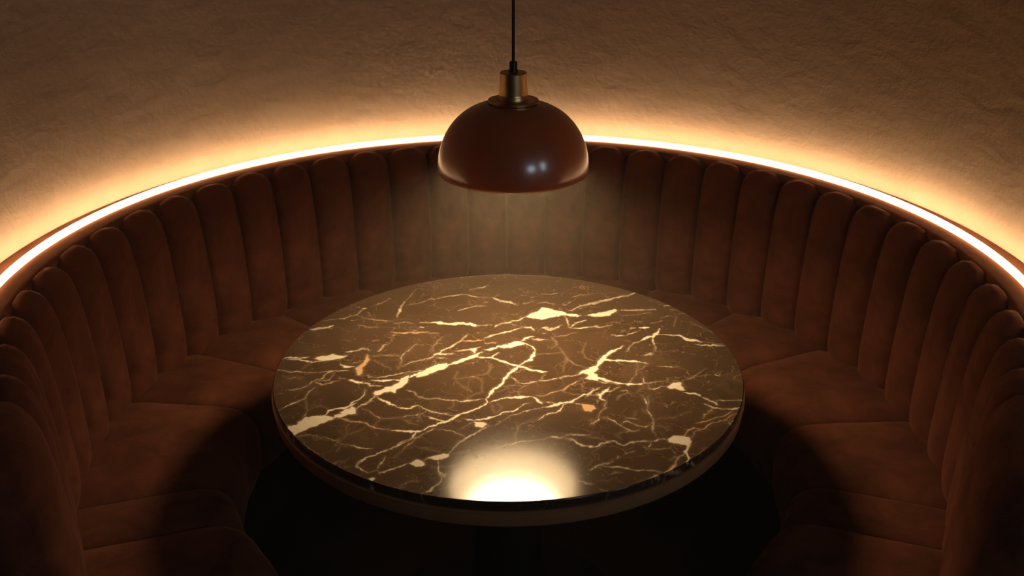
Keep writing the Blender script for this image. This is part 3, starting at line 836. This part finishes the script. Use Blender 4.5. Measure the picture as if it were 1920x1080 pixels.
put('plinth', V, F, M_PLINTH, booth, autosmooth=40)

# ------------------------------------------------------------------ light line on the back's rail
tube = [(R_STRIP + 0.0085 * math.cos(t), Z_STRIP - 0.0028 + 0.0095 * math.sin(t)) for t in np.linspace(0, 2 * math.pi, 12, endpoint=False)]
V, F = sweep_arc(tube, -113, 113, 1.0)
led = put('led_light_strip', V, F, M_LED)
led.data.materials.append(M_LED_FRONT)
for f in led.data.polygons:
    c = led.matrix_basis.to_translation() + f.center
    out = Vector((c.x, c.y - CY, 0.0)).normalized()
    if f.normal.dot(out) < -0.05 or f.normal.z < -0.8:
        f.material_index = 1
tag(led, 'glowing warm white light strip curving along the top of the banquette back', 'light strip')

# ------------------------------------------------------------------ pendant lamp
lx, ly, lz = LAMP
pend = empty('pendant_lamp', (lx, ly, lz))
tag(pend, 'glossy terracotta dome pendant lamp with brass cap hanging above the marble table', 'pendant lamp')
H = 0.158
outer = []
for i in range(25):
    t = i / 24 * math.pi / 2
    r = RIM * abs(math.cos(t)) ** 0.80
    z = H * abs(math.sin(t)) ** 0.98
    if r > 0.052:
        outer.append((r, z))
outer = [(RIM - 0.0035, -0.0075), (RIM - 0.0012, -0.0055)] + outer + [(0.050, outer[-1][1] + 0.0012)]
inner = [(max(0.046, r - 0.0035), z - 0.003) for r, z in outer[3:]][::-1] + [(RIM - 0.0045, -0.006)]
V, F = lathe(outer + [(0.046, outer[-1][1] - 0.003)] + [], LAMP, 128)
shade = put('lamp_shade', V, F, M_SHADE, pend)
V, F = lathe([(0.0, inner[0][1] - 0.0005)] + inner + [(RIM - 0.0034, -0.0073)], LAMP, 128)
put('shade_lining', V, F, M_LINING, pend)
zt = outer[-1][1]
V, F = lathe([(0.0, zt - 0.002), (0.053, zt - 0.002), (0.0575, zt + 0.0005), (0.0585, zt + 0.004), (0.057, zt + 0.0068), (0.050, zt + 0.0082), (0.034, zt + 0.0085), (0.0, zt + 0.0085)], LAMP, 96)
put('brass_collar', V, F, M_BRASS, pend, autosmooth=35)
zc = zt + 0.0085
V, F = lathe([(0.0, zc), (0.0345, zc), (0.0345, zc + 0.005), (0.0325, zc + 0.008), (0.0322, zc + 0.012), (0.0305, zc + 0.058), (0.0285, zc + 0.0605), (0.0, zc + 0.0605)], LAMP, 72)
put('brass_cap', V, F, M_BRASS, pend, autosmooth=35)
zg = zc + 0.0605
V, F = lathe([(0.0, zg), (0.0105, zg), (0.0100, zg + 0.004), (0.0088, zg + 0.006), (0.0088, zg + 0.021), (0.0075, zg + 0.0235), (0.0, zg + 0.0235)], LAMP, 40)
put('cord_grip', V, F, M_GRIP, pend, autosmooth=35)
V, F = lathe([(0.0, zg + 0.02), (0.0036, zg + 0.02), (0.0036, CEIL_Z - lz - 0.02), (0.0, CEIL_Z - lz - 0.02)], LAMP, 20)
put('cord', V, F, M_BLACK, pend, autosmooth=35)
zr = CEIL_Z - lz
V, F = lathe([(0.0, zr), (0.055, zr), (0.055, zr - 0.016), (0.048, zr - 0.024), (0.0, zr - 0.026)], LAMP, 48)
put('ceiling_rose', V, F, M_BRASS, pend, autosmooth=35)
glow = [(0.0, 0.072), (0.05, 0.0722), (0.09, 0.0730), (0.116, 0.0745), (0.125, 0.0775), (0.128, 0.082), (0.126, 0.087), (0.0, 0.091)]
V, F = lathe(glow, LAMP, 64)
put('frosted_diffuser', V, F, M_BULB, pend)
V, F = lathe([(0.0, 0.090), (0.024, 0.090), (0.024, zt - 0.003), (0.0, zt - 0.003)], LAMP, 32)
put('bulb_socket', V, F, M_GRIP, pend, autosmooth=35)

# ------------------------------------------------------------------ marble table
table = empty('round_table', (TX, 0, 0))
tag(table, 'round dark brown marble table with cream veins on a black column', 'table')


def value_noise(x, y, cell, seed):
    rng = np.random.RandomState(seed)
    n = int(1.4 / cell) + 4
    g = rng.rand(n, n).astype(np.float32) * 2 - 1
    fx, fy = (x + 0.7) / cell, (y + 0.7) / cell
    ix, iy = fx.astype(int), fy.astype(int)
    ix, iy = np.clip(ix, 0, n - 2), np.clip(iy, 0, n - 2)
    tx, ty = fx - ix, fy - iy
    tx, ty = tx * tx * (3 - 2 * tx), ty * ty * (3 - 2 * ty)
    return (g[ix, iy] * (1 - tx) * (1 - ty) + g[ix + 1, iy] * tx * (1 - ty) + g[ix, iy + 1] * (1 - tx) * ty + g[ix + 1, iy + 1] * tx * ty)


def vein_field(x, y):
    """Stone pattern at table-plane points: cream, ochre and faint coverage in 0..1."""
    px = 0.0015
    wx = x + 0.0022 * value_noise(x, y, 0.018, 1) + 0.0018 * value_noise(x, y, 0.0075, 2) + 0.0011 * value_noise(x, y, 0.0035, 21)
    wy = y + 0.0030 * value_noise(x, y, 0.018, 3) + 0.0024 * value_noise(x, y, 0.0075, 4) + 0.0014 * value_noise(x, y, 0.0035, 22)
    wob = 0.88 + 0.55 * value_noise(x, y, 0.014, 5) + 0.25 * value_noise(x, y, 0.006, 6)
    fade = np.clip(0.72 + 0.75 * value_noise(x, y, 0.02, 7) + 0.35 * value_noise(x, y, 0.008, 8), 0.35, 1.0)
    R = np.zeros_like(x)
    G = np.zeros_like(x)
    B = np.zeros_like(x)
    rows = [(l.split()[0], np.array([[float(v) for v in q.split(',')] for q in l.split()[1:]]) * 1e-4) for l in VEIN_LINES.strip().splitlines()]
    order = np.argsort(wx)
    sx = wx[order]
    for kind, P in rows:
        gain = {'w': (1.0, 0.0, 0.0), 't': (0.72, 0.0, 0.6), 'o': (0.25, 0.85, 0.2), 'd': (0.30, 0.0, 0.75), 'e': (0.0, 0.42, 0.2)}[kind]
        for n_, (a, b) in enumerate(zip(P, P[1:])):
            m = max(a[2], b[2]) + 0.010
            lo, hi = np.searchsorted(sx, [min(a[0], b[0]) - m, max(a[0], b[0]) + m])
            idx = order[lo:hi]
            idx = idx[(wy[idx] > min(a[1], b[1]) - m) & (wy[idx] < max(a[1], b[1]) + m)]
            if not len(idx):
                continue
            qx, qy = wx[idx], wy[idx]
            dx, dy = b[0] - a[0], b[1] - a[1]
            L2 = dx * dx + dy * dy + 1e-12
            t = np.clip(((qx - a[0]) * dx + (qy - a[1]) * dy) / L2, 0, 1)
            d = np.hypot(qx - a[0] - t * dx, qy - a[1] - t * dy)
            wa = a[2] * (0.35 if n_ == 0 else 1.0)
            wb = b[2] * (0.35 if n_ == len(P) - 2 else 1.0)
            half = 0.5 * (wa + (wb - wa) * t) * wob[idx] * {'w': 0.80, 't': 0.62, 'o': 0.66, 'e': 0.7, 'd': 0.42}[kind]
            cov = np.clip((half - d) / px + 0.5, 0, 1) * np.clip(half * 2 / px, 0.35, 1)
            if kind != 'w':
                cov = cov * fade[idx]
            halo = 0.24 * np.exp(-np.maximum(d - half, 0) / 0.0022)      # stained rim of the vein
            R[idx] = np.maximum(R[idx], cov * gain[0])
            G[idx] = np.maximum(G[idx], cov * gain[1])
            B[idx] = np.maximum(B[idx], np.maximum(cov * gain[2], halo * max(gain)))
    for l in VEIN_PATCHES.strip().splitlines():
        kind = l.split()[0]
        P = np.array([[float(v) for v in q.split(',')] for q in l.split()[1:]]) * 1e-4
        m = 0.008
        lo, hi = np.searchsorted(sx, [P[:, 0].min() - m, P[:, 0].max() + m])
        idx = order[lo:hi]
        idx = idx[(wy[idx] > P[:, 1].min() - m) & (wy[idx] < P[:, 1].max() + m)]
        qx, qy = wx[idx], wy[idx]
        inside = np.zeros(len(idx), bool)
        dist = np.full(len(idx), 1.0)
        for a, b in zip(P, np.roll(P, -1, axis=0)):
            cr = ((a[1] > qy) != (b[1] > qy)) & (qx < (b[0] - a[0]) * (qy - a[1]) / (b[1] - a[1] + 1e-12) + a[0])
            inside ^= cr
            dx, dy = b[0] - a[0], b[1] - a[1]
            t = np.clip(((qx - a[0]) * dx + (qy - a[1]) * dy) / (dx * dx + dy * dy + 1e-12), 0, 1)
            dist = np.minimum(dist, np.hypot(qx - a[0] - t * dx, qy - a[1] - t * dy))
        sd = np.where(inside, dist, -dist)
        cov = np.clip(sd / px + 0.5, 0, 1)
        if kind == 'w':
            mott = 0.92 + 0.08 * value_noise(qx, qy, 0.012, 9)
            R[idx] = np.maximum(R[idx], cov * mott)
        else:
            G[idx] = np.maximum(G[idx], cov * 0.9)
            R[idx] = np.maximum(R[idx], cov * 0.18)
        B[idx] = np.maximum(B[idx], 0.4 * np.exp(-np.maximum(-sd, 0) / 0.0025))
    # flecks scattered along the busier bands of the stone
    fl = value_noise(x, y, 0.0055, 11) + 0.6 * value_noise(x, y, 0.0028, 12)
    band = value_noise(x, y, 0.075, 13) + 0.5 * value_noise(x, y, 0.03, 14)
    spark = np.clip((fl - 0.98) * 5, 0, 1) * np.clip((band - 0.10) * 2.2, 0, 1)
    B = np.maximum(B, 0.5 * spark)
    return R, G, B


def table_top():
    n = 620
    t = np.linspace(-1, 1, n)
    a, b = np.meshgrid(t, t, indexing='ij')
    a, b = a.ravel(), b.ravel()
    a = a + 1e-12
    r = np.where(np.abs(a) > np.abs(b), a, b)
    phi = np.where(np.abs(a) > np.abs(b), math.pi / 4 * b / a, math.pi / 2 - math.pi / 4 * a / np.where(np.abs(b) < 1e-12, 1e-12, b))
    rt = TR - 0.0022
    x, y = rt * r * np.cos(phi), rt * r * np.sin(phi)
    z = np.zeros_like(x)
    I = np.arange(n * n).reshape(n, n)
    quads = np.stack([I[:-1, :-1], I[1:, :-1], I[1:, 1:], I[:-1, 1:]], -1).reshape(-1, 4)
    loop = np.concatenate([I[:-1, 0], I[-1, :-1], I[:0:-1, -1], I[0, :0:-1]])
    m = len(loop)
    steps = [(0.0015, -0.0006), (0.0022, -0.0022), (0.0022, -0.008), (0.0022, -0.014), (0.0022, -0.0185), (0.0010, -0.0208), (-0.02, -0.021), (-0.10, -0.021)]
    ux, uy = x[loop] / rt, y[loop] / rt
    xs, ys, zs, qs = [x], [y], [z], [quads]
    prev = loop
    base = n * n
    for dr, dz in steps:
        xs.append(ux * (rt + dr))
        ys.append(uy * (rt + dr))
        zs.append(np.full(m, dz))
        cur = np.arange(base, base + m)
        qs.append(np.stack([prev, np.roll(prev, -1), np.roll(cur, -1), cur], -1))
        prev = cur
        base += m
    X, Y, Z = np.concatenate(xs), np.concatenate(ys), np.concatenate(zs)
    Q = np.concatenate(qs)
    # look up the stone pattern; on the edge the veins run on down through the slab
    ex = X + np.where(Z < -0.001, 0.5 * Z, 0) * (X / TR) + 0.35 * Z
    ey = Y + np.where(Z < -0.001, 0.5 * Z, 0) * (Y / TR)
    R, G, B = vein_field(ex, ey)
    me = bpy.data.meshes.new('marble_top')
    me.vertices.add(len(X))
    me.vertices.foreach_set('co', np.stack([X, Y, Z], -1).astype(np.float32).ravel())
    me.loops.add(Q.size)
    me.loops.foreach_set('vertex_index', Q.astype(np.int32).ravel())
    me.polygons.add(len(Q))
    me.polygons.foreach_set('loop_start', np.arange(0, Q.size, 4, dtype=np.int32))
    me.polygons.foreach_set('use_smooth', np.ones(len(Q), bool))
    me.update(calc_edges=True)
    # the concentric mapping may wind either way: make the top face up
    if me.polygons[n * n // 3].normal.z < 0:
        me.flip_normals()
    at = me.attributes.new('vein', 'FLOAT_COLOR', 'POINT')
    at.data.foreach_set('color', np.stack([R, G, B, np.ones_like(R)], -1).astype(np.float32).ravel())
    me.materials.append(M_MARBLE)
    o = bpy.data.objects.new('marble_top', me)
    COL.objects.link(o)
    o.parent = table
    o.location = (0, 0, TZ)
    return o


table_top()
C0 = (TX, 0, 0)
zr0, zr1 = TZ - 0.058, TZ - 0.0215
V, F = lathe([(0.0, zr0), (TR - 0.006, zr0), (TR - 0.001, zr0 + 0.002), (TR + 0.001, zr0 + 0.006), (TR + 0.0015, zr1 - 0.006), (TR + 0.004, zr1 - 0.003), (TR + 0.004, zr1 - 0.0008), (TR + 0.0025, zr1), (0.0, zr1)], C0, 256)
put('edge_band', V, F, M_RING, table, autosmooth=35)
V, F = lathe([(0.0, 0.012), (0.086, 0.012), (0.086, zr0 - 0.008), (0.16, zr0 - 0.006), (0.16, zr0), (0.0, zr0)], C0, 96)
put('column', V, F, M_COLUMN, table, autosmooth=35)
V, F = lathe([(0.0, 0.0), (0.30, 0.0), (0.30, 0.010), (0.294, 0.016), (0.12, 0.022), (0.10, 0.030), (0.0, 0.030)], C0, 128)
put('base_plate', V, F, M_COLUMN, table, autosmooth=35)

# the rest of the room, behind the viewer
tag(box('wall_front', (-3.2, -4.72, 0), (3.2, -4.6, CEIL_Z), M_WALL), kind='structure')
tag(box('wall_side_left', (-3.32, -4.6, 0), (-3.2, ye, CEIL_Z), M_WALL), kind='structure')
tag(box('wall_side_right', (3.2, -4.6, 0), (3.32, ye, CEIL_Z), M_WALL), kind='structure')

# ------------------------------------------------------------------ cool daylight from two window panes behind the viewer, right
def window_light(name, loc, target, w, h, power, col):
    l = bpy.data.lights.new(name, 'AREA')
    l.shape = 'RECTANGLE'
    l.size, l.size_y = w, h
    l.energy = power
    l.color = col
    o = bpy.data.objects.new(name, l)
    COL.objects.link(o)
    o.location = loc
    d = Vector(target) - Vector(loc)
    o.rotation_euler = d.to_track_quat('-Z', 'Y').to_euler()
    return o


window_light('window_daylight', (1.68, -3.2, 2.05), (0, 0, 1.0), 0.60, 0.50, 5.0, (0.78, 0.86, 1.0))
window_light('window_daylight', (2.65, -2.5, 2.10), (0, 0, 1.0), 0.40, 0.65, 4.0, (0.78, 0.86, 1.0))

w = bpy.data.worlds.new('dim_room')
w.use_nodes = True
w.node_tree.nodes['Background'].inputs['Color'].default_value = (0.55, 0.36, 0.22, 1)
w.node_tree.nodes['Background'].inputs['Strength'].default_value = 0.02
SC.world = w
# thin smoke in the air of the room
vs = w.node_tree.nodes.new('ShaderNodeVolumeScatter')
vs.inputs['Color'].default_value = (1.0, 0.82, 0.58, 1)
wt = w.node_tree
geo = wt.nodes.new('ShaderNodeNewGeometry')
dist = wt.nodes.new('ShaderNodeVectorMath')
dist.operation = 'DISTANCE'
dist.inputs[1].default_value = (0.0, CY, 1.06)
wt.links.new(geo.outputs['Position'], dist.inputs[0])
dens = wt.nodes.new('ShaderNodeMapRange')
dens.interpolation_type = 'SMOOTHSTEP'
dens.inputs['From Min'].default_value = 0.0
dens.inputs['From Max'].default_value = 0.75
dens.inputs['To Min'].default_value = 0.062
dens.inputs['To Max'].default_value = 0.016
wt.links.new(dist.outputs['Value'], dens.inputs['Value'])
wt.links.new(dens.outputs['Result'], vs.inputs['Density'])
w.cycles.volume_step_size = 0.5
w.node_tree.links.new(vs.outputs['Volume'], w.node_tree.nodes['World Output'].inputs['Volume'])

# ------------------------------------------------------------------ camera
cd = bpy.data.cameras.new('camera')
cd.sensor_width = 36.0
cd.lens = 36.0 * 1850.4 / 1920.0
cd.clip_start = 0.02
cd.dof.use_dof = True
cd.dof.focus_distance = 2.25
cd.dof.aperture_fstop = 4.0
cam = bpy.data.objects.new('camera', cd)
COL.objects.link(cam)
cam.location = (0.0, -2.0844, TZ + 1.113)
cam.rotation_euler = (math.pi / 2 - 0.4134, 0, 0)
SC.camera = cam

SC.cycles.use_denoising = True
SC.cycles.use_light_tree = False
SC.cycles.caustics_reflective = False
SC.cycles.use_adaptive_sampling = True
SC.cycles.adaptive_threshold = 0.03
SC.cycles.max_bounces = 4
SC.cycles.diffuse_bounces = 2
SC.cycles.glossy_bounces = 2
SC.cycles.volume_bounces = 0
SC.cycles.sample_clamp_indirect = 4.0
